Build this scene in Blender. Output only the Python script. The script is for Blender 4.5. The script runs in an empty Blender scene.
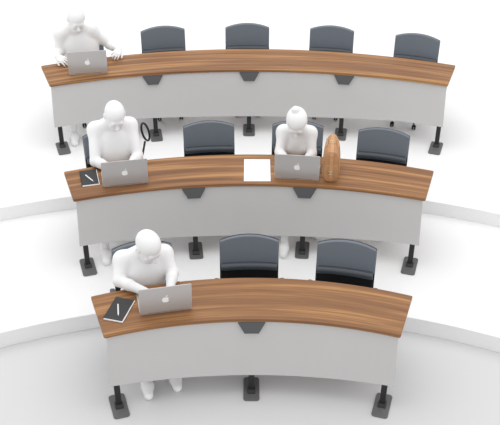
import bpy, bmesh, math, random
import numpy as np
from mathutils import Vector, Matrix
random.seed(4)
scene = bpy.context.scene
COL = scene.collection
sin, cos, PI = math.sin, math.cos, math.pi

# ------------------------------------------------------------------ materials
def mat(name, color, rough=0.6, metal=0.0, spec=0.5, bump=None, var=0.0, vscale=40.0):
    m = bpy.data.materials.new(name); m.use_nodes = True
    nt = m.node_tree; b = nt.nodes['Principled BSDF']
    b.inputs['Base Color'].default_value = (*color, 1)
    b.inputs['Roughness'].default_value = rough
    b.inputs['Metallic'].default_value = metal
    b.inputs['Specular IOR Level'].default_value = spec
    tc = nt.nodes.new('ShaderNodeTexCoord')
    if var:
        n = nt.nodes.new('ShaderNodeTexNoise'); n.inputs['Scale'].default_value = vscale; n.inputs['Detail'].default_value = 4
        nt.links.new(tc.outputs['Object'], n.inputs['Vector'])
        r = nt.nodes.new('ShaderNodeValToRGB')
        r.color_ramp.elements[0].position = .3; r.color_ramp.elements[1].position = .7
        r.color_ramp.elements[0].color = (*[c*(1-var) for c in color], 1)
        r.color_ramp.elements[1].color = (*[min(1, c*(1+var)) for c in color], 1)
        nt.links.new(n.outputs['Fac'], r.inputs['Fac']); nt.links.new(r.outputs['Color'], b.inputs['Base Color'])
    if bump:
        sc, st = bump
        n2 = nt.nodes.new('ShaderNodeTexNoise'); n2.inputs['Scale'].default_value = sc
        nt.links.new(tc.outputs['Object'], n2.inputs['Vector'])
        bp = nt.nodes.new('ShaderNodeBump'); bp.inputs['Strength'].default_value = st; bp.inputs['Distance'].default_value = .002
        nt.links.new(n2.outputs['Fac'], bp.inputs['Height']); nt.links.new(bp.outputs['Normal'], b.inputs['Normal'])
    return m

def wood_mat():
    m = bpy.data.materials.new('walnut'); m.use_nodes = True
    nt = m.node_tree; L = nt.links.new; b = nt.nodes['Principled BSDF']
    uv = nt.nodes.new('ShaderNodeUVMap'); uv.uv_map = 'grain'
    def nz(sx, sy, detail, dist, rough=.55):
        mp = nt.nodes.new('ShaderNodeMapping'); mp.inputs['Scale'].default_value = (sx, sy, 1)
        L(uv.outputs['UV'], mp.inputs['Vector'])
        n = nt.nodes.new('ShaderNodeTexNoise'); n.inputs['Scale'].default_value = 1; n.inputs['Detail'].default_value = detail
        n.inputs['Distortion'].default_value = dist; n.inputs['Roughness'].default_value = rough
        L(mp.outputs['Vector'], n.inputs['Vector']); return n
    n1 = nz(.42, 13, 3, .35); n2 = nz(.9, 44, 4, .2); n3 = nz(5, 240, 2, 0)
    def mix(a, bb, f):
        x = nt.nodes.new('ShaderNodeMath'); x.operation = 'MULTIPLY_ADD'
        L(bb, x.inputs[0]); x.inputs[1].default_value = f; L(a, x.inputs[2]); return x.outputs[0]
    s = mix(n1.outputs['Fac'], n2.outputs['Fac'], .55); s = mix(s, n3.outputs['Fac'], .22)
    r = nt.nodes.new('ShaderNodeValToRGB'); e = r.color_ramp.elements
    e[0].position = .58; e[0].color = (.155, .068, .030, 1)
    e[1].position = 1.06; e[1].color = (.45, .235, .092, 1)
    for p, c in ((.70, (.215, .098, .042)), (.83, (.262, .124, .053)), (.93, (.345, .170, .068))):
        q = e.new(p); q.color = (*c, 1)
    sub = nt.nodes.new('ShaderNodeMath'); sub.operation = 'MULTIPLY_ADD'; sub.inputs[1].default_value = 1.0; sub.inputs[2].default_value = -.05
    L(s, sub.inputs[0]); L(sub.outputs[0], r.inputs['Fac']); L(r.outputs['Color'], b.inputs['Base Color'])
    b.inputs['Roughness'].default_value = .45; b.inputs['Specular IOR Level'].default_value = .3
    return m

M = {}
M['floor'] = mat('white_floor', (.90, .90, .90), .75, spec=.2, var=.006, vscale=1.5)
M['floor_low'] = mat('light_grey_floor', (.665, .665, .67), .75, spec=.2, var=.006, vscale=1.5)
M['white'] = mat('matte_white_body', (.87, .87, .872), .7, spec=.2)
M['hair'] = mat('matte_white_hair', (.87, .87, .872), .75, spec=.2, bump=(60, .15))
M['wood'] = wood_mat()
M['panel'] = mat('grey_panel', (.57, .563, .557), .55, spec=.3, var=.01, vscale=3)
M['black'] = mat('black_steel', (.020, .020, .021), .45, spec=.4)
M['plate'] = mat('dark_steel_plate', (.13, .13, .133), .5, spec=.4)
M['bracket'] = mat('charcoal_bracket', (.095, .097, .10), .5, spec=.4)
M['slate'] = mat('slate_fabric', (.165, .188, .220), .62, spec=.35, bump=(900, .25), var=.05, vscale=300)
M['bolster'] = mat('slate_leather', (.060, .070, .084), .34, spec=.5)
M['plastic'] = mat('black_plastic', (.012, .012, .014), .4, spec=.45)
M['mesh'] = mat('black_seat_mesh', (.010, .010, .011), .55, spec=.3)
M['grey'] = mat('grey_cap', (.12, .125, .135), .4)
M['chrome'] = mat('chrome', (.75, .75, .76), .2, 1.0)
M['silver'] = mat('silver_aluminium', (.56, .545, .54), .42, .35, var=.01)
M['logo'] = mat('white_logo', (.95, .95, .95), .4)
M['screen'] = mat('black_glass', (.01, .01, .012), .15)
M['key'] = mat('dark_keys', (.03, .03, .032), .5)
M['paper'] = mat('white_paper', (.92, .92, .92), .8, spec=.1)
M['cover'] = mat('black_cover', (.026, .026, .028), .55, var=.08, vscale=80)
M['pen'] = mat('white_pen', (.88, .88, .88), .35)
M['tan'] = mat('tan_leather', (.48, .245, .112), .5, bump=(260, .3), var=.10, vscale=25)
M['tan2'] = mat('tan_leather_strap', (.56, .30, .145), .45, var=.06, vscale=30)
M['brass'] = mat('pale_brass', (.80, .68, .42), .3, .9)

# ------------------------------------------------------------------ helpers
def link(name, me, m, parent=None):
    o = bpy.data.objects.new(name, me); COL.objects.link(o)
    if m is not None: me.materials.append(m)
    if parent is not None: o.parent = parent
    return o
def obj(name, bm, m, parent=None, smooth=False, bevel=0.0, segs=2):
    bmesh.ops.recalc_face_normals(bm, faces=bm.faces[:])
    me = bpy.data.meshes.new(name); bm.to_mesh(me); bm.free()
    if smooth:
        for p in me.polygons: p.use_smooth = True
    o = link(name, me, m, parent)
    if bevel:
        md = o.modifiers.new('bevel', 'BEVEL'); md.width = bevel; md.segments = segs; md.limit_method = 'ANGLE'; md.angle_limit = math.radians(40)
    if smooth:
        sharp(o, 40)
    return o
def sharp(o, deg):
    me = o.data; bm = bmesh.new(); bm.from_mesh(me)
    for e in bm.edges:
        if len(e.link_faces) == 2 and e.calc_face_angle(0) > math.radians(deg): e.smooth = False
    bm.to_mesh(me); bm.free()
def thing(name, label, cat, loc=(0, 0, 0), rz=0.0, group=None):
    o = bpy.data.objects.new(name, None); COL.objects.link(o); o.empty_display_size = .1
    o.location = loc; o.rotation_euler = (0, 0, rz); tag(o, label, cat, group); return o
def tag(o, label, cat, group=None):
    o['label'] = label; o['category'] = cat
    if group: o['group'] = group
    return o
def box(bm, lo, hi, mtx=None):
    v = [Vector((x, y, z)) for z in (lo[2], hi[2]) for y in (lo[1], hi[1]) for x in (lo[0], hi[0])]
    if mtx is not None: v = [mtx @ p for p in v]
    v = [bm.verts.new(p) for p in v]
    for f in ((0, 1, 3, 2), (4, 6, 7, 5), (0, 4, 5, 1), (1, 5, 7, 3), (3, 7, 6, 2), (2, 6, 4, 0)): bm.faces.new([v[i] for i in f])
def loft(bm, rings, cap=True, closed=True):
    vs = [[bm.verts.new(p) for p in r] for r in rings]; n = len(rings[0])
    for a, b in zip(vs, vs[1:]):
        for i in range(n if closed else n-1):
            j = (i+1) % n; bm.faces.new((a[i], a[j], b[j], b[i]))
    if cap:
        bm.faces.new(vs[0][::-1]); bm.faces.new(vs[-1])
    return vs
def tube(bm, pts, r, n=10, closed=False, flat=None):
    pts = [Vector(p) for p in pts]; rings = []; N = len(pts)
    rr = r if isinstance(r, (list, tuple)) else [r]*N
    prev = None
    for i, p in enumerate(pts):
        if closed: d = pts[(i+1) % N]-pts[i-1]
        else: d = pts[min(i+1, N-1)]-pts[max(i-1, 0)]
        d.normalize()
        up = prev if prev is not None else (Vector((0, 0, 1)) if abs(d.z) < .9 else Vector((1, 0, 0)))
        s = d.cross(up).normalized(); u = s.cross(d).normalized(); prev = u
        a, b = (rr[i], rr[i]) if flat is None else (rr[i], rr[i]*flat)
        rings.append([p + s*a*cos(2*PI*k/n) + u*b*sin(2*PI*k/n) for k in range(n)])
    if closed:
        vs = [[bm.verts.new(q) for q in ring] for ring in rings]
        for a, b in zip(vs, vs[1:]+vs[:1]):
            for i in range(n): bm.faces.new((a[i], a[(i+1) % n], b[(i+1) % n], b[i]))
    else: loft(bm, rings)
def lathe(bm, prof, n=24, mtx=None):
    rings = [[(mtx or Matrix()) @ Vector((r*cos(2*PI*k/n), r*sin(2*PI*k/n), z)) for k in range(n)] for r, z in prof]
    loft(bm, rings)
def rrect(w, h, r, n=5):
    out = []
    for cx, cy, a0 in ((w/2-r, h/2-r, 0), (-w/2+r, h/2-r, PI/2), (-w/2+r, -h/2+r, PI), (w/2-r, -h/2+r, 1.5*PI)):
        for k in range(n+1):
            a = a0+PI/2*k/n; out.append((cx+r*cos(a), cy+r*sin(a)))
    return out
def slab(bm, outline, z0, z1, mtx=None):
    T = mtx or Matrix()
    loft(bm, [[T @ Vector((x, y, z)) for x, y in outline] for z in (z0, z1)])

# ------------------------------------------------------------------ measured layout
H = 0.74
LV = {3: 0.0, 2: 0.1604, 1: 0.3083}
RB = {1: 5.7189, 2: 4.6475, 3: 3.3452}
CC = {1: 0.9452, 2: 0.0, 3: -0.3677}
AA = {1: .3955, 2: .3710, 3: .3868}
SS = {1: -.0120, 2: -.0123, 3: -.0089}
D = .5105; KK = .0401; QF = 1.1861; QB = 1.0561; TH = .03
def barc(R, x, c, q):
    Q = R*q; return c+R-Q+math.sqrt(Q*Q-x*x)
def front_y(i, x): return barc(RB[i]-D, x, CC[i], QF)
def back_y(i, x): return barc(RB[i], x, CC[i], QB)

# ------------------------------------------------------------------ setting
bm = bmesh.new()
v = [bm.verts.new(p) for p in ((-20, -12, 0), (20, -12, 0), (20, 30, 0), (-20, 30, 0))]; bm.faces.new(v)
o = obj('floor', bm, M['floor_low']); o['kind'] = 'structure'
def platform(name, R, c, rx, z0, z1):
    xm = 4.3; pts = []
    for k in range(321):
        x = -xm+2*xm*k/320; pts.append((x+rx, c+math.sqrt(R*R-x*x)))
    sl = -xm/math.sqrt(R*R-xm*xm)
    yl = pts[0][1]
    pts = [(-12, yl+sl*(12-xm)*.6), *pts, (12, yl+sl*(12-xm)*.6), (12, 24), (-12, 24)]
    bm = bmesh.new(); slab(bm, pts, z0, z1)
    o = obj(name, bm, M['floor'], bevel=.004, segs=2); o['kind'] = 'structure'; return o
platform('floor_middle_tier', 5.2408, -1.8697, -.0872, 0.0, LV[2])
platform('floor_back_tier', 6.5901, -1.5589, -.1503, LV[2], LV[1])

# ------------------------------------------------------------------ desks
FEET = {3: [(-1.068, 2.275), (-0.029, 2.469), (1.0, 2.291)],
        2: [(-1.517, 3.868), (-.549, 4.125), (.445, 4.139), (1.416, 3.9)],
        1: [(-2.032, 5.751), (-1.066, 6.037), (-.058, 6.16), (.94, 6.074), (1.931, 5.781)]}
def desk(i, label):
    t = thing('curved_desk', label, 'desk', (0, RB[i]+CC[i]-D/2, LV[i]), 0, 'curved walnut lecture desks')
    oy = t.location.y
    Ri = RB[i]-D; ka = KK/Ri
    # desktop
    bm = bmesh.new(); uvl = bm.loops.layers.uv.new('grain'); NU, NV = 72, 12; rad = .012
    fil = [1-math.sqrt(max(0, 1-(1-w)**2)) for w in (0, .3, .6, 1)]
    vs_ = []
    for k in range(NV+1):
        vs_.append(k/NV)
    vs_ = sorted(set(vs_+[.012, .026]+[1-.012, 1-.026]))
    def pt(tt, w):
        dpt = min(w, 1-w)*D; sh = 0
        if dpt < rad: sh = rad*(1-math.sqrt(max(0, 1-(1-dpt/rad)**2)))
        xf = Ri*sin(SS[i]+(AA[i]+ka)*tt); xb = RB[i]*sin(SS[i]+AA[i]*tt)
        f = Vector((xf, barc(Ri, xf, CC[i], QF))); b = Vector((xb, barc(RB[i], xb, CC[i], QB)))
        p = f.lerp(b, w)
        hw = Ri*AA[i]
        p.x -= sh*tt
        return p
    grid = {}
    for layer, z in ((0, H-TH), (1, H)):
        for a in range(NU+1):
            for b, w in enumerate(vs_):
                p = pt(-1+2*a/NU, w); vv = bm.verts.new((p.x, p.y-oy, z)); grid[layer, a, b] = vv
    uvof = {}
    off = i*3.17
    for (l, a, b), vv in grid.items(): uvof[vv] = ((-1+2*a/NU)*RB[i]*AA[i]+off*2.3, vs_[b]*D+off+(.0 if l else .05))
    nb = len(vs_)-1; faces = []
    for a in range(NU):
        for b in range(nb):
            faces.append([grid[1, a, b], grid[1, a+1, b], grid[1, a+1, b+1], grid[1, a, b+1]])
            faces.append([grid[0, a, b], grid[0, a, b+1], grid[0, a+1, b+1], grid[0, a+1, b]])
        for b, fl in ((0, False), (nb, True)):
            q = [grid[0, a, b], grid[0, a+1, b], grid[1, a+1, b], grid[1, a, b]]; faces.append(q[::-1] if fl else q)
    for b in range(nb):
        for a, fl in ((0, True), (NU, False)):
            q = [grid[0, a, b], grid[0, a, b+1], grid[1, a, b+1], grid[1, a, b]]; faces.append(q[::-1] if fl else q)
    for q in faces:
        f = bm.faces.new(q)
        for lp in f.loops: lp[uvl].uv = uvof[lp.vert]
    obj('desktop', bm, M['wood'], t, bevel=.004, segs=2)
    # modesty panel: leans forward at its foot, hung on the legs
    Rp = Ri+.0459
    ex = [Rp*sin(SS[i]+sg*(AA[i]+.0359/Rp))*{1: .990, 2: .980, 3: .976}[i] for sg in (-1, 1)]
    bm = bmesh.new(); rings = []
    for k in range(49):
        x = ex[0]+(ex[1]-ex[0])*k/48
        yf = front_y(i, x); yb = yf-.05
        zb = min(.26, .1233+.68*max(0, barc(Rp, x, CC[i], 1.9382)-yb)+.018)
        yt = yf+.018; zt = H-TH-.002; th = .016
        rings.append([(x, yb-oy, zb), (x, yb+th-oy, zb), (x, yt+th-oy, zt), (x, yt-oy, zt)])
    loft(bm, rings)
    obj('modesty_panel', bm, M['panel'], t, smooth=True, bevel=.002)
    # legs
    n = len(FEET[i])
    for k, (fx, fy) in enumerate(FEET[i]):
        th = math.atan2(fx, fy-CC[i]); rot = Matrix.Rotation(-th*.8, 4, 'Z')
        dy = front_y(i, fx)-fy
        T = Matrix.Translation((fx, fy-oy, 0)) @ rot
        bm = bmesh.new(); y0 = dy-.028; sl = .135; hw, hd = .023, .014
        rings = []
        for z in (.012, H-TH-.001):
            yc = y0+sl*z+.012
            rings.append([T @ Vector(p) for p in ((-hw, yc-hd, z), (hw, yc-hd, z), (hw, yc+hd, z), (-hw, yc+hd, z))])
        loft(bm, rings)
        leg = obj('leg', bm, M['black'], t, bevel=.003)
        bm = bmesh.new(); slab(bm, rrect(.128, .262, .024), 0, .012, T)
        obj('foot_plate', bm, M['plate'], leg, bevel=.003)
        bm = bmesh.new()
        loft(bm, [[T @ Vector((sx*w, y0+yy, z)) for sx, yy in ((-1, ya), (1, ya), (1, yb), (-1, yb))] for w, ya, yb, z in ((.032, -.030, .044, .0115), (.032, -.030, .044, .018), (.028, -.006, .038, .036))])
        obj('foot_socket', bm, M['black'], leg, bevel=.003)
        if 0 < k < n-1:
            bm = bmesh.new(); yf = dy
            loft(bm, [[T @ Vector((sx*w, yf+yy, z)) for sx, yy in ((-1, ya), (1, ya), (1, yb), (-1, yb))] for w, ya, yb, z in
                      ((.056, -.024, .05, .612), (.062, -.022, .06, .625), (.104, -.004, .11, .700), (.104, -.004, .11, H-TH-.001))])
            obj('desk_bracket', bm, M['bracket'], t, bevel=.003)
    return t
desk(3, 'shortest curved walnut desk, in the front row on the lowest floor, three legs')
desk(2, 'middle-row curved walnut desk with a grey panel, a tan bag standing on it')
desk(1, 'longest curved walnut desk, in the back row on the highest tier, five legs')

# ------------------------------------------------------------------ chairs
def back_profile(v):            # local y of the backrest front and z, v 0..1
    z = .45+v*.435
    y = .325+.05*((z-.45)/.435)**1.2
    return y, z
def build_chair(name='conference_chair'):
    t = thing(name, 'x', 'chair')
    W = .492
    def curve(u): return -.02*abs(u)**2.2    # wings come forward
    def pad(z0, z1f, depth, inset, th, w, nu=20, nv=10):
        bm = bmesh.new(); F, B = [], []
        for b in range(nv+1):
            rF, rB = [], []
            for a in range(nu+1):
                u = -1+2*a/nu
                z1 = z1f(u); z = z0+(z1-z0)*b/nv
                y = .325+.05*(max(0, z-.45)/.435)**1.2+curve(u)-depth
                rF.append(Vector((u*w/2, y, z))); rB.append(Vector((u*w/2, y+th, z)))
            F.append(rF); B.append(rB)
        fv = [[bm.verts.new(p) for p in r] for r in F]; bv = [[bm.verts.new(p) for p in r] for r in B]
        for b in range(nv):
            for a in range(nu):
                bm.faces.new((fv[b][a], fv[b][a+1], fv[b+1][a+1], fv[b+1][a])); bm.faces.new((bv[b][a], bv[b+1][a], bv[b+1][a+1], bv[b][a+1]))
            for a, fl in ((0, 0), (nu, 1)):
                bm.faces.new((fv[b][a], fv[b+1][a], bv[b+1][a], bv[b][a]) if not fl else (fv[b][a], bv[b][a], bv[b+1][a], fv[b+1][a]))
        for a in range(nu):
            bm.faces.new((fv[0][a], bv[0][a], bv[0][a+1], fv[0][a+1])); bm.faces.new((fv[nv][a], fv[nv][a+1], bv[nv][a+1], bv[nv][a]))
        return bm
    top = lambda u: .888-.041*abs(u)**2
    obj('back_shell', pad(.445, lambda u: top(u)-.003, 0, 0, .022, W), M['plastic'], t, smooth=True, bevel=.006)
    obj('back_cushion', pad(.632, lambda u: top(u), .026, 0, .03, W-.006), M['slate'], t, smooth=True, bevel=.006, segs=3)
    # bolster: rounded roll across the lumbar
    bm = bmesh.new(); rings = []
    for a in range(25):
        u = -1+2*a/24; y = .325+.05*(.13/.435)**1.2+curve(u); r = .034*(1 if abs(u) < .97 else .8)
        rings.append([(u*(W/2-.012), y-.030+r*1.1*cos(q), .618+r*1.0*sin(q)) for q in [2*PI*k/14 for k in range(14)]])
    loft(bm, rings); obj('lumbar_bolster', bm, M['bolster'], t, smooth=True)
    lb = obj('lower_back', pad(.452, lambda u: .590, .012, 0, .02, W-.02, nv=4), M['mesh'], t, smooth=True, bevel=.004)
    # seat
    bm = bmesh.new(); rings = []
    for z, s in ((.425, .93), (.435, .99), (.462, 1.0), (.474, .985), (.480, .93)):
        rings.append([(x*s, y*s+.04, z+(-.02*max(0, (-y-.12)/.12) if z > .43 else 0)) for x, y in rrect(.47, .47, .07, 6)])
    loft(bm, rings); obj('seat', bm, M['slate'], t, smooth=True)
    bm = bmesh.new(); box(bm, (-.12, -.06, .385), (.12, .16, .427)); obj('seat_mechanism', bm, M['plastic'], t, bevel=.01)
    bm = bmesh.new(); tube(bm, [(0, .12, .40), (0, .30, .405), (0, .352, .43), (0, .362, .52)], .024, 10, flat=.5); obj('back_support', bm, M['plastic'], t, smooth=True)
    # loop armrests
    for s in (-1, 1):
        bm = bmesh.new()
        pts = [(s*.215, .16, .43), (s*.265, .16, .44), (s*.272, .17, .50), (s*.272, .165, .545), (s*.270, .13, .562), (s*.270, .02, .562), (s*.270, -.02, .545), (s*.270, -.005, .50), (s*.262, .02, .44), (s*.215, .03, .43)]
        tube(bm, pts, .011, 8); a = obj('armrest', bm, M['plastic'], t, smooth=True)
        bm = bmesh.new(); slab(bm, rrect(.045, .20, .02), .562, .580, Matrix.Translation((s*.270, .09, 0))); obj('arm_pad', bm, M['grey'], a, bevel=.005)
    # pedestal
    bm = bmesh.new(); lathe(bm, ((.03, .10), (.03, .22), (.02, .225), (.02, .39), (.001, .39)), 16); obj('gas_column', bm, M['plastic'], t, smooth=True)
    bm = bmesh.new(); lathe(bm, ((.001, .072), (.038, .072), (.042, .10), (.03, .115), (.001, .115)), 16)
    ends = []
    for k in range(5):
        a = PI/2+2*PI*k/5; d = Vector((cos(a), sin(a), 0)); ends.append(d*.205)
        tube(bm, [d*.02+Vector((0, 0, .095)), d*.13+Vector((0, 0, .085)), d*.21+Vector((0, 0, .066))], [.024, .02, .014], 8, flat=.7)
    b = obj('star_base', bm, M['chrome'], t, smooth=True)
    for e in ends:
        bm = bmesh.new()
        for s in (-1, 1):
            T = Matrix.Translation((e.x+s*.012, e.y, .026)) @ Matrix.Rotation(PI/2, 4, 'Y')
            lathe(bm, ((.001, -.008), (.024, -.008), (.026, -.004), (.026, .004), (.024, .008), (.001, .008)), 14, T)
        tube(bm, [(e.x, e.y, .03), (e.x, e.y, .07)], .007, 8)
        obj('castor', bm, M['plastic'], b, smooth=True)
    return t
def copy_tree(o, parent=None):
    c = o.copy(); COL.objects.link(c)
    if parent is not None: c.parent = parent; c.matrix_parent_inverse = o.matrix_parent_inverse.copy()
    for ch in list(o.children): copy_tree(ch, c)
    return c
GRP = 'slate swivel chairs behind the curved desks'
proto = build_chair(); first = [True]
def origin(i, th, r=.02): return Vector(((RB[i]+r)*sin(th), CC[i]+(RB[i]+r)*cos(th), LV[i]))
def chair(i, th, label, r=.02, turn=0.0):
    c = proto if first[0] else copy_tree(proto); first[0] = False
    c.location = origin(i, th, r); c.rotation_euler = (0, 0, -th+turn)
    c['label'] = label; c['group'] = GRP; return c
c3a = chair(3, -.2600, 'slate chair of the white figure with cropped hair at the front desk', .035, -.08)
chair(3, -.0135, 'empty slate chair at the middle of the front desk', .018)
chair(3, .2050, 'empty slate chair at the end of the front desk, farthest from its laptop', .018)
c2a = chair(2, -.272, 'slate chair mostly hidden behind the upright figure of the middle row, arm loop folded up', .06, .10)
chair(2, -.0885, 'empty slate chair in the middle row between the two seated figures')
c2w = chair(2, .0821, 'slate chair behind the white figure with a hair bun', .03)
chair(2, .2467, 'empty slate chair in the middle row beyond the tan bag')
c1a = chair(1, -.319, 'slate chair behind the figure at the back desk, almost wholly covered by it', .05)
chair(1, -.1697, 'empty slate chair at the back desk, nearest to the seated figure', -.015)
chair(1, -.0134, 'empty slate chair at the centre of the back desk', -.015)
chair(1, .1433, 'empty slate chair at the back desk, second from its empty end', -.015)
chair(1, .3003, 'empty slate chair at the empty end of the back desk', -.015)

# the folded-up arm loop of the upright man's chair
for a in [ch for ch in c2a.children if ch.name.startswith('armrest')]:
    if a.data.vertices[0].co.x > 0:
        for g in list(a.children): bpy.data.objects.remove(g)
        bm = bmesh.new(); N = 26; pts = []
        for k in range(N):
            q = 2*PI*k/N
            pts.append((.362+.036*cos(q)-.024*sin(q), .345+.025*cos(q), .785+.098*sin(q)))
        tube(bm, pts, .0105, 8, closed=True)
        tube(bm, [(.215, .16, .43), (.262, .20, .45), (.300, .29, .55), (.350, .335, .69)], .011, 8)
        bmesh.ops.recalc_face_normals(bm, faces=bm.faces[:])
        me = bpy.data.meshes.new('armrest'); bm.to_mesh(me); bm.free(); me.materials.append(M['plastic'])
        for p in me.polygons: p.use_smooth = True
        a.data = me

# ------------------------------------------------------------------ people (one continuous surface each, smooth union of tapered volumes)
class Field:
    def __init__(s, lo, hi, h):
        s.lo = np.array(lo, float); s.h = h
        s.n = np.ceil((np.array(hi)-s.lo)/h).astype(int)+1
        s.f = np.full(s.n, .2, np.float32)
        s.ax = [s.lo[k]+h*np.arange(s.n[k]) for k in range(3)]
    def _sub(s, lo, hi):
        a = np.maximum(0, np.floor((np.array(lo)-s.lo)/s.h).astype(int)); b = np.minimum(s.n, np.ceil((np.array(hi)-s.lo)/s.h).astype(int)+1)
        sl = tuple(slice(int(p), int(q)) for p, q in zip(a, b))
        X, Y, Z = np.meshgrid(s.ax[0][sl[0]], s.ax[1][sl[1]], s.ax[2][sl[2]], indexing='ij')
        return sl, np.stack([X, Y, Z], -1)
    def _merge(s, sl, d, k, neg=False):
        a = s.f[sl]
        if neg:
            b = -d; h = np.clip(.5-.5*(a-b)/k, 0, 1); s.f[sl] = a*(1-h)+b*h+k*h*(1-h)
        else:
            h = np.clip(.5+.5*(a-d)/k, 0, 1); s.f[sl] = a*(1-h)+d*h-k*h*(1-h)
    def cap(s, a, b, ra, rb, k=.02, neg=False):
        a = np.array(a, float); b = np.array(b, float); m = max(ra, rb)+k+.02
        sl, P = s._sub(np.minimum(a, b)-m, np.maximum(a, b)+m)
        if 0 in P.shape: return
        ab = b-a; t = np.clip(((P-a)@ab)/max(1e-9, ab@ab), 0, 1)
        d = np.linalg.norm(P-a-t[..., None]*ab, axis=-1)-(ra+(rb-ra)*t)
        s._merge(sl, d.astype(np.float32), k, neg)
    def ell(s, c, r, k=.02, R=None, neg=False):
        c = np.array(c, float); r = np.array(r, float); m = r.max()+k+.02
        sl, P = s._sub(c-m, c+m)
        if 0 in P.shape: return
        Q = P-c
        if R is not None: Q = Q@np.array(R)
        k0 = np.linalg.norm(Q/r, axis=-1); k1 = np.linalg.norm(Q/(r*r), axis=-1)+1e-9
        s._merge(sl, (k0*(k0-1)/k1).astype(np.float32), k, neg)
    def mesh(s, name):
        f = s.f; ins = f < 0
        c = np.zeros(np.array(f.shape)-1, np.int8)
        for i in (0, 1):
            for j in (0, 1):
                for k in (0, 1): c += ins[i:i+c.shape[0], j:j+c.shape[1], k:k+c.shape[2]]
        act = (c > 0) & (c < 8); idx = np.full(c.shape, -1, np.int64); ids = np.argwhere(act); idx[act] = np.arange(len(ids))
        acc = np.zeros((len(ids), 3)); cnt = np.zeros(len(ids))
        cor = [(i, j, k) for i in (0, 1) for j in (0, 1) for k in (0, 1)]
        val = {q: f[ids[:, 0]+q[0], ids[:, 1]+q[1], ids[:, 2]+q[2]] for q in cor}
        for q in cor:
            for axd in range(3):
                if q[axd] == 0:
                    p = list(q); p[axd] = 1; p = tuple(p); a, b = val[q], val[p]; cr = (a < 0) != (b < 0)
                    t = np.where(cr, a/np.where(cr, a-b, 1), 0); pos = np.array(q, float)[None]+0*acc; pos[:, axd] = t
                    acc[cr] += pos[cr]; cnt[cr] += 1
        V = s.lo+s.h*(ids+acc/cnt[:, None])
        faces = []
        for axd in range(3):
            n0 = [slice(None)]*3; n1 = [slice(None)]*3; n0[axd] = slice(0, -1); n1[axd] = slice(1, None)
            a = ins[tuple(n0)]; b = ins[tuple(n1)]; e = np.argwhere(a != b); u, w = [(1, 2), (2, 0), (0, 1)][axd]
            e = e[(e[:, u] > 0) & (e[:, w] > 0) & (e[:, u] < c.shape[u]) & (e[:, w] < c.shape[w])]
            def at(du, dw):
                g = e.copy(); g[:, u] += du; g[:, w] += dw; return idx[g[:, 0], g[:, 1], g[:, 2]]
            q = np.stack([at(-1, -1), at(0, -1), at(0, 0), at(-1, 0)], 1)
            fl = ~a[e[:, 0], e[:, 1], e[:, 2]]; q[fl] = q[fl][:, ::-1]; faces.append(q)
        Fq = np.concatenate(faces)
        me = bpy.data.meshes.new(name); me.from_pydata(V.tolist(), [], Fq.tolist()); me.update()
        me.polygons.foreach_set('use_smooth', [True]*len(me.polygons)); return me
def nrm(v): v = np.array(v, float); return v/np.linalg.norm(v)
def rot_head(pitch, yaw, roll=0):
    return np.array(Matrix.Rotation(yaw, 3, 'Z') @ Matrix.Rotation(pitch, 3, 'X') @ Matrix.Rotation(roll, 3, 'Y'))
def add_head(F, c, R, s, ears=True):
    c = np.array(c, float); P = lambda x, y, z: c+s*(R@np.array((x, y, z)))
    E = lambda p, r, k, neg=False: F.ell(P(*p), np.array(r)*s, k*s, R, neg)
    C = lambda a, b, ra, rb, k, neg=False: F.cap(P(*a), P(*b), ra*s, rb*s, k*s, neg)
    E((0, .012, .032), (.080, .100, .086), .02)
    E((0, -.030, -.030), (.062, .068, .082), .03)
    E((0, -.058, -.088), (.034, .034, .028), .03)
    for q in (-1, 1):
        C((q*.05, .0, -.05), (q*.028, -.055, -.09), .018, .018, .03)
        E((q*.042, -.072, -.030), (.018, .016, .016), .02)
    C((-.036, -.088, .020), (.036, -.088, .020), .011, .011, .02)
    for q in (-1, 1): E((q*.032, -.106, -.002), (.018, .014, .011), .012, True)
    for q in (-1, 1): E((q*.031, -.088, -.003), (.0125, .0125, .0125), .004)
    C((0, -.094, .004), (0, -.118, -.030), .008, .0125, .012)
    for q in (-1, 1): E((q*.012, -.108, -.034), (.008, .009, .007), .008)
    E((0, -.095, -.058), (.025, .012, .006), .008); E((0, -.093, -.067), (.021, .012, .006), .008)
    C((-.022, -.103, -.0625), (.022, -.103, -.0625), .0022, .0022, .004, True)
    for q in (-1, 1):
        E((q*.082, .012, -.008), (.010, .022, .033), .008); E((q*.090, .006, -.006), (.006, .011, .018), .006, True)
def add_hand(F, w, d, n, side, curl=.5, s=1.0):
    """w wrist, d forward, n back-of-hand normal, side +1/-1 = the direction in which the thumb leaves (along d x n)"""
    w = np.array(w, float); d = nrm(d); n = np.array(n, float); n = nrm(n-d*(n@d)); t = np.cross(d, n)*side
    K = []
    for off, fw in ((.030, .082), (.010, .090), (-.011, .086), (-.030, .076)):
        k = w+s*(d*fw+t*off); K.append(k)
        F.cap(w+s*(d*.015+t*off*.55), k, .016*s, .0125*s, .012*s)
    for (k, ln, spr) in zip(K, (.068, .078, .072, .056), (.16, .04, -.07, -.2)):
        fd = nrm(d+t*spr); p = k; a = curl*.35
        for frac, rr, q in ((.45, .0092, .0085), (.31, .0085, .0078), (.24, .0078, .0066)):
            seg = fd*cos(a)-n*sin(a); e = p+seg*ln*frac*s; F.cap(p, e, rr*s, q*s, .003); p = e; a += curl*.8
    b = w+s*(d*.022+t*.022); m = b+s*(d*.030+t*.034-n*.008); e = m+s*(d*.030+t*.010-n*.008)
    F.cap(b, m, .016*s, .0115*s, .012*s); F.cap(m, e, .0105*s, .0085*s, .004)
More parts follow.
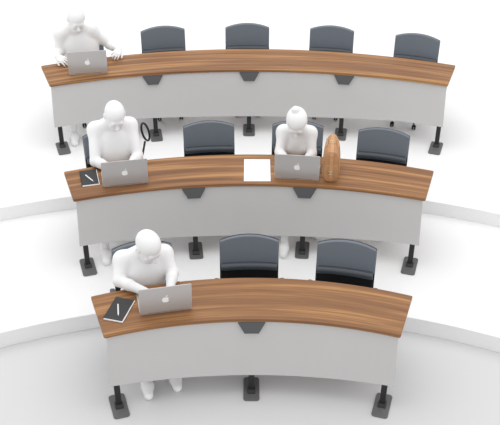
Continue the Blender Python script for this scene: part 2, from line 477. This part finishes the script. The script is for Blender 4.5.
def ik(a, b, l1, l2, pole):
    a = np.array(a, float); b = np.array(b, float); v = b-a; L = min(np.linalg.norm(v), (l1+l2)*.999); u = nrm(v)
    x = (L*L+l1*l1-l2*l2)/(2*L); h = math.sqrt(max(0, l1*l1-x*x)); p = np.array(pole, float); p = nrm(p-u*(p@u))
    return a+u*x+p*h
def person(label, i, th, r, P):
    g = P.get('s', 1.0); head = np.array(P['head']); hs = P.get('hs', 1.1)
    F = Field((-.58, -.80, .0), (.58, .36, head[2]+.20), .0058)
    R = rot_head(P['pitch'], P.get('yaw', 0), P.get('roll', 0))
    hip = np.array((P.get('hipx', 0), P.get('hipy', .10), .583)); neck = head+np.array(P.get('nk', (0, .115, -.105)))*hs
    chest = hip*.36+neck*.64+np.array((0, .02, -.045)); belly = hip*.64+neck*.36+np.array((0, .0, -.02))
    sw = P['sw']; bw = P.get('bw', 1.0)
    tl = math.atan2(hip[1]-neck[1], neck[2]-hip[2]); RT = np.array(Matrix.Rotation(tl, 3, 'X'))
    F.ell(hip, (.168*bw, .118, .095), .04, RT)
    ft = P.get('fat', 0); F.ell(belly+np.array((0, -ft*.6, 0)), (.162*bw, .118+ft*.5, .17), .06, RT)
    F.ell(chest+np.array((0, -ft*.7, -.01)), (.178*bw, .115+ft*.6, .165), .06, RT)
    if P.get('female'):
        for q in (-1, 1): F.ell(chest+RT@np.array((q*.065, -.085, -.005)), (.052, .045, .05), .03, RT)
    sh = [neck+np.array((q*sw+P.get('sx', 0), .035, P.get('sd', -.088)*g)) for q in (-1, 1)]
    F.cap(neck+np.array((0, .02, -.06)), head+R@np.array((0, .03, -.03)), .062*g, .056*g, .03)
    for q, s_ in zip((-1, 1), sh):
        F.cap(neck+np.array((q*.03, .03, -.025)), s_-np.array((q*.015, 0, 0)), .062*g, .060*g, .06)
        F.ell(s_, np.array((.058, .060, .062))*g, .05)
    for q, s_, hand, hd, pole in zip((-1, 1), sh, P['hands'], P['hdir'], P['poles']):
        wr = np.array(hand, float); el = ik(s_, wr, P.get('ua', .255)*g, .25*g, pole); el[2] = max(el[2], H+.052)
        if 'el' in P: el = np.array(P['el'])*np.array((q, 1, 1))+np.array((P.get('ex', 0), 0, 0))
        F.cap(s_, el, .060*g, .048*g, .045); F.cap(el, el*.65+wr*.35, .047*g, .044*g, .02); F.cap(el*.65+wr*.35, wr, .044*g, .030*g, .02)
        add_hand(F, wr, hd, P['hns'][0 if q < 0 else 1] if 'hns' in P else (0, -.1, 1), 1 if q < 0 else -1, P.get('curl', (.25, .25))[0 if q < 0 else 1], g*1.05)
    for q, toe in zip((-1, 1), P['toes']):
        toe = np.array((toe[0], toe[1], .036)); kx = P.get('knee', .14)
        hj = hip+np.array((q*.088, -.03, -.012)); 
        heel = toe+nrm((-toe[0]*.25+q*.0, .9, 0))*.205*g; heel[2] = .045
        ank = heel+np.array((0, -.035, .055)); 
        kn = ik(hj, ank, .42, .43, (q*.25+toe[0]*.5, -.55, 1))
        kn[2] = min(.60, max(.565, kn[2]))
        F.cap(hj, kn, .080*g, .058*g, .04); F.cap(kn, kn*.6+ank*.4, .056*g, .054*g, .03); F.cap(kn*.6+ank*.4, ank, .054*g, .037*g, .03)
        F.cap(heel, toe*.45+heel*.55+np.array((0, 0, .018)), .046*g, .047*g, .03); F.cap(toe*.45+heel*.55+np.array((0, 0, .012)), toe+np.array((0, .03, -.002)), .047*g, .037*g, .03)
    F.f[:, :, :] = np.maximum(F.f, (.002-F.ax[2])[None, None, :])     # flat soles on the floor
    add_head(F, head, R, hs)
    me = F.mesh('person'); o = link('person', me, M['white'])
    o.location = origin(i, th, r); o.rotation_euler = (0, 0, -th+P.get('turn', 0))
    tag(o, label, 'person', 'seated white figures')
    if P.get('hair'):
        G = Field(head-.22, head+.24, .0055); Pp = lambda x, y, z: head+hs*(R@np.array((x, y, z)))
        if P['hair'] == 'bun':
            G.ell(Pp(0, .018, .036), np.array((.089, .108, .093))*hs, .01, R)
            G.ell(Pp(0, .045, -.03), np.array((.074, .07, .075))*hs, .03, R)
            G.ell(Pp(0, -.115, -.050), np.array((.064, .075, .098))*hs, .015, R, True)
            G.ell(Pp(-.012, .068, .120), np.array((.034, .034, .030))*hs, .012, R)
        else:
            G.ell(Pp(0, .014, .036), np.array((.087, .106, .090))*hs, .01, R)
            G.ell(Pp(0, -.118, -.085), np.array((.080, .085, .115))*hs, .006, R, True)
            G.ell(Pp(0, .05, -.13), np.array((.12, .14, .075))*hs, .01, R, True)
        h = link('hair', G.mesh('hair'), M['hair'], o)
    return o
HK = H+.058
person('bald white figure sitting upright at the middle desk, beside a black notebook', 2, -.272, .03, dict(
    head=(0, .015, 1.215), pitch=.55, yaw=.05, sw=.165, hipy=.12, hands=((-.09, -.19, HK), (.07, -.19, HK)), hdir=((.1, -1, -.05), (-.1, -1, -.05)),
    poles=((-.35, .35, -.8), (.35, .35, -.8)), toes=((-.255, -.575), (.12, -.50)), hs=1.12, bw=1.16, fat=.014, el=(.196, -.03, .795), ex=-.022, sx=-.012, hipx=-.025))
person('white figure with close-cropped hair leaning over the laptop on the front desk', 3, -.2463, .02, dict(
    head=(-.015, -.01, 1.11), pitch=.56, yaw=.45, sw=.172, hipy=.14, hands=((-.06, -.19, HK+.008), (.11, -.19, HK+.008)), hdir=((.05, -1, -.05), (-.1, -1, -.05)),
    poles=((-.55, .45, -.7), (.55, .45, -.7)), toes=((-.150, -.540), (.088, -.505)), hs=1.08, bw=1.18, fat=.012, hair='short', el=(.215, .02, .803), ex=-.045, sx=-.025, hipx=-.05))
person('slim white figure with a hair bun typing beside the tan bag', 2, .0821, .02, dict(
    head=(0, -.085, 1.125), pitch=.72, yaw=0, sw=.128, hipy=.16, hands=((-.06, -.25, HK), (.09, -.25, HK)), hdir=((.05, -1, -.05), (-.1, -1, -.05)),
    poles=((-.40, .4, -.7), (.40, .4, -.7)), toes=((-.066, -.66), (.235, -.34)), hs=1.07, bw=.90, s=.9, female=True, hair='bun', el=(.150, -.06, .793)))
person('white figure at the back desk with both hands spread beside a laptop', 1, -.319, .02, dict(
    head=(-.075, -.015, 1.215), pitch=.58, yaw=.05, sw=.168, hipy=.125, hands=((-.315, -.020, HK+.022), (.345, -.040, HK+.022)), hdir=((.55, -.9, -.10), (-.5, -.9, -.08)),
    hns=((-.55, 0, .8), (.55, 0, .8)), poles=((-.35, .55, -.9), (.45, .55, -.9)), toes=((-.29, -.545), (.10, -.43)), hs=1.08, bw=1.12, sd=-.10, el=(.272, .12, .815), curl=(.75, 1.0)))

# ------------------------------------------------------------------ laptops
def logo_mesh(T):
    """small fruit mark with a bite and a leaf, flat on the lid"""
    bm = bmesh.new(); s = .030; pts = []
    for k in range(40):
        a = PI/2+2*PI*k/40; x, y = cos(a), sin(a)
        rr = 1-.13*math.exp(-((a-PI/2+PI) % (2*PI)-PI)**2/.09)-.10*math.exp(-(((a+PI/2) % (2*PI)-0) if ((a+PI/2) % (2*PI)) < PI else ((a+PI/2) % (2*PI)-2*PI))**2/.10)
        px, py = x*.92*rr, y*rr*.95
        bx, by = px-1.12, py-.12
        dd = math.hypot(bx, by)
        if dd < .48: px, py = 1.12+bx/dd*.48, .12+by/dd*.48
        pts.append((px*s, py*s-.006))
    vv = [bm.verts.new(T @ Vector((x, 0, y))) for x, y in pts]
    c = bm.verts.new(T @ Vector((-.002, 0, -.006)))
    for k in range(40): bm.faces.new((vv[k], vv[(k+1) % 40], c))
    leaf = [(.0, .026), (.004, .036), (.015, .044), (.014, .034), (.007, .027)]
    bm.faces.new([bm.verts.new(T @ Vector((x, 0, y))) for x, y in leaf])
    r = bmesh.ops.extrude_face_region(bm, geom=bm.faces[:]); d = (T.to_3x3() @ Vector((0, -.0008, 0)))
    bmesh.ops.translate(bm, verts=[q for q in r['geom'] if isinstance(q, bmesh.types.BMVert)], vec=d)
    return bm
def build_laptop():
    t = thing('laptop', 'x', 'laptop'); W, DD = .402, .265
    bm = bmesh.new(); slab(bm, [(x, y+DD/2) for x, y in rrect(W, DD, .014)], .001, .016); b = obj('laptop_base', bm, M['silver'], t, bevel=.002)
    bm = bmesh.new()
    for r in range(5):
        for c in range(13):
            x0 = -.155+c*.0240; y0 = .04+r*.0235; box(bm, (x0, y0, .0155), (x0+.0205, y0+.0200, .0172))
    obj('keyboard', bm, M['key'], b)
    bm = bmesh.new(); box(bm, (-.06, .175, .0158), (.06, .25, .0166)); obj('trackpad', bm, M['silver'], b)
    tilt = math.radians(7); LT = Matrix.Translation((0, .004, .014)) @ Matrix.Rotation(tilt, 4, 'X'); LH = .262
    bm = bmesh.new()
    loft(bm, [[LT @ Vector((x, y, z+LH/2)) for x, z in rrect(W, LH, .012)] for y in (-.007, .0)]); l = obj('laptop_lid', bm, M['silver'], t, bevel=.002)
    obj('lid_logo', logo_mesh(LT @ Matrix.Translation((0, -.0072, LH/2+.002))), M['logo'], l)
    bm = bmesh.new(); loft(bm, [[LT @ Vector((x, y, z+LH/2+.006)) for x, z in rrect(W-.022, LH-.034, .004)] for y in (-.0005, .0008)]); obj('screen', bm, M['screen'], l)
    bm = bmesh.new(); tube(bm, [(-W/2+.06, .004, .0145), (W/2-.06, .004, .0145)], .0065, 10); obj('hinge', bm, M['key'], t, smooth=True)
    return t
lap = build_laptop(); lfirst = [True]
def laptop(i, p, q, label):
    t = lap if lfirst[0] else copy_tree(lap); lfirst[0] = False
    p, q = Vector(p), Vector(q); m = (p+q)/2
    t.location = (m.x, m.y, LV[i]+H); t.rotation_euler = (0, 0, math.atan2(q.y-p.y, q.x-p.x)); t['label'] = label; t['group'] = 'open silver laptops on the desks'
laptop(3, (-.884, 2.498), (-.486, 2.583), 'open silver laptop on the front desk, white logo on its lid')
laptop(2, (-1.345, 4.063), (-.956, 4.14), 'open silver laptop in front of the upright bald figure, middle desk')
laptop(2, (.173, 4.225), (.576, 4.184), 'open silver laptop in front of the figure with the bun')
laptop(1, (-1.933, 5.994), (-1.535, 6.059), 'open silver laptop on the back desk between two white hands')

# ------------------------------------------------------------------ notebooks, pens, paper
def notebook(i, c, w, h, rz, label):
    t = thing('notebook', label, 'notebook', (c[0], c[1], LV[i]+H), rz, 'black notebooks with pens')
    bm = bmesh.new(); box(bm, (-w/2, -h/2, .0005), (w/2, h/2, .0025)); box(bm, (-w/2, -h/2, .0005), (-w/2+.003, h/2, .016)); obj('back_cover', bm, M['cover'], t)
    bm = bmesh.new(); box(bm, (-w/2+.003, -h/2-.0055, .0025), (w/2+.0055, h/2-.002, .0135)); obj('pages', bm, M['paper'], t, bevel=.001)
    bm = bmesh.new(); box(bm, (-w/2, -h/2, .0135), (w/2, h/2, .016)); obj('front_cover', bm, M['cover'], t, bevel=.0015)
def pen(i, p, q, label):
    p, q = Vector(p), Vector(q); m = (p+q)/2; L = (q-p).length; ang = math.atan2(q.y-p.y, q.x-p.x); r = .0058
    t = thing('pen', label, 'pen', (m.x, m.y, LV[i]+H+.016), ang, 'white pens on the notebooks')
    def lt(prof):
        bm = bmesh.new(); lathe(bm, prof, 12, Matrix.Translation((0, 0, r)) @ Matrix.Rotation(PI/2, 4, 'Y')); return bm
    obj('barrel', lt(((.0012, -L/2), (r*.55, -L/2+.010), (r, -L/2+.022), (r, L/2-.004), (r*.7, L/2), (.0005, L/2))), M['pen'], t, smooth=True)
    bm = bmesh.new(); box(bm, (L/2-.045, -.002, 2*r-.0005), (L/2-.003, .002, 2*r+.002)); obj('clip', bm, M['pen'], t, bevel=.0007)
notebook(3, (-1.047, 2.563), .152, .262, -.262, 'black notebook lying askew beside the laptop on the front desk')
pen(3, (-1.042, 2.474), (-1.060, 2.611), 'white pen on the black notebook of the front desk')
notebook(2, (-1.490, 4.208), .150, .248, .240, 'black notebook at the end of the middle desk, near its corner')
pen(2, (-1.440, 4.130), (-1.525, 4.236), 'white pen on the black notebook of the middle desk')
bm = bmesh.new(); box(bm, (-.120, -.19, .0003), (.120, .19, .0033))
p = obj('paper', bm, M['paper']); p.location = (.020, 4.364, LV[2]+H); tag(p, 'blank white sheet of paper lying flat on the middle desk', 'paper')

# ------------------------------------------------------------------ tan bag, standing with its narrow end to the front
def bag():
    t = thing('leather_bag', 'tan leather satchel standing end-on beside a laptop on the middle desk', 'bag', (.690, 4.335, LV[2]+H+.0035), -.10)
    Lh, Hh = .176, .315
    def half(y):                                     # width factor along the bag: rounded front, narrower back
        q = y/Lh; return (.45 if q > 0 else .80)+(.55 if q > 0 else .20)*math.sqrt(max(0, 1-abs(q)**(2.2 if q > 0 else 4)))
    def hgt(y): q = y/Lh; return Hh*(1-.05*abs(q)**4)
    def prof(n=32):
        out = []
        for k in range(n):
            a = 2*PI*k/n; ca, sa = cos(a), sin(a)
            z = .5+.5*math.copysign(abs(sa)**.75, sa); w = (.087-.019*z)
            out.append((math.copysign(abs(ca)**.62, ca)*w, z))
        return out
    bm = bmesh.new(); rings = []
    for k in range(25):
        q = -1+2*k/24; y = Lh*q
        ins = 0 if abs(q) < .99 else .03
        rings.append([(x*half(y)*(1-ins*2), y, .002+ins*.3+z*(hgt(y)-ins*.5)) for x, z in prof()])
    loft(bm, rings); obj('bag_body', bm, M['tan'], t, smooth=True, bevel=.008, segs=3)
    # strap: up the narrow front end and over the top
    pts = [(-Lh-.003, .03), (-Lh-.003, .12), (-Lh-.003, .20), (-Lh-.002, .275), (-Lh+.008, .304), (-Lh+.04, .3155), (-.09, .3185), (0, .3195), (.08, .3185), (.13, .315)]
    bm = bmesh.new(); rings = []
    for k, (y, z) in enumerate(pts):
        a = pts[max(0, k-1)]; b = pts[min(len(pts)-1, k+1)]; d = Vector((0, b[0]-a[0], b[1]-a[1])).normalized(); nn = Vector((0, -d.z, d.y))
        p = Vector((0, y, z)); w_ = .016
        rings.append([p+Vector((-w_, 0, 0))-nn*.002, p+Vector((w_, 0, 0))-nn*.002, p+Vector((w_, 0, 0))+nn*.004, p+Vector((-w_, 0, 0))+nn*.004])
    loft(bm, rings); s = obj('strap', bm, M['tan2'], t, bevel=.0015)
    for kind in (0, 1):
        T = Matrix.Translation((0, -Lh-.010, .10)) if kind == 0 else Matrix.Translation((0, -.02, .326)) @ Matrix.Rotation(-PI/2, 4, 'X')
        bm = bmesh.new(); tube(bm, [T @ Vector(p) for p in ((-.022, 0, -.014), (.022, 0, -.014), (.022, 0, .014), (-.022, 0, .014))], .0035, 8, closed=True)
        tube(bm, [T @ Vector((0, 0, -.014)), T @ Vector((0, 0, .014))], .0028, 6)
        obj('buckle', bm, M['brass'], s, smooth=True)
    # seam welt round the front end and the flap edge across it
    bm = bmesh.new(); y = -Lh*.93
    tube(bm, [(x*half(y)*1.01, y, .002+z*hgt(y)*1.004) for x, z in prof()], .004, 6, closed=True); obj('welt', bm, M['tan2'], t, smooth=True)
    bm = bmesh.new()
    loft(bm, [[(x, -Lh-.0015, .165), (x, -Lh+.004, .165), (x, -Lh+.004, .178), (x, -Lh-.0030, .178)] for x in (-.052, -.02, .02, .052)]); obj('flap_edge', bm, M['tan2'], t, bevel=.001)
    for q in (-1, 1):
        bm = bmesh.new(); x = q*.050
        tube(bm, [(x, -.07, .285), (x*1.05, -.066, .302), (x*.95, -.03, .313), (x*.95, .03, .313), (x*1.05, .066, .302), (x, .07, .285)], .006, 8); obj('handle', bm, M['tan2'], t, smooth=True)
bag()

# ------------------------------------------------------------------ light
w = bpy.data.worlds.new('studio'); scene.world = w; w.use_nodes = True
bg = w.node_tree.nodes['Background']; bg.inputs['Color'].default_value = (1, 1, 1, 1); bg.inputs['Strength'].default_value = .93
def area(name, loc, target, sx, sy, power):
    l = bpy.data.lights.new(name, 'AREA'); l.shape = 'RECTANGLE'; l.size = sx; l.size_y = sy; l.energy = power
    o = bpy.data.objects.new(name, l); COL.objects.link(o); o.location = loc
    o.rotation_euler = (Vector(target)-Vector(loc)).to_track_quat('-Z', 'Y').to_euler(); return o
area('overhead_softbox', (-.5, 6.0, 9.0), (-.5, 5.9, 0), 15, 13, 520)

# ------------------------------------------------------------------ camera
cam = bpy.data.cameras.new('camera'); co = bpy.data.objects.new('camera', cam); COL.objects.link(co)
cam.sensor_fit = 'HORIZONTAL'; cam.sensor_width = 36; cam.lens = 979.3245/500*36; cam.clip_end = 200
R_ = Vector((0.9999935435945266, 0.0017421906449112895, 0.0031428555516298303)); U_ = Vector((-0.0035795373140012133, 0.5597925671775896, 0.8286250470781954)); F_ = Vector((0.0003157243723563933, 0.8286309471076256, -0.5597951891662165))
mm = Matrix((R_, U_, -F_)).transposed().to_4x4(); mm.translation = (-0.04700276685479618, -3.2502047903598004, 5.579157056486446)
co.matrix_world = mm; scene.camera = co
vs = scene.view_settings; vs.view_transform = 'Standard'; vs.look = 'None'; vs.exposure = 0; vs.gamma = 1; vs.use_curve_mapping = False
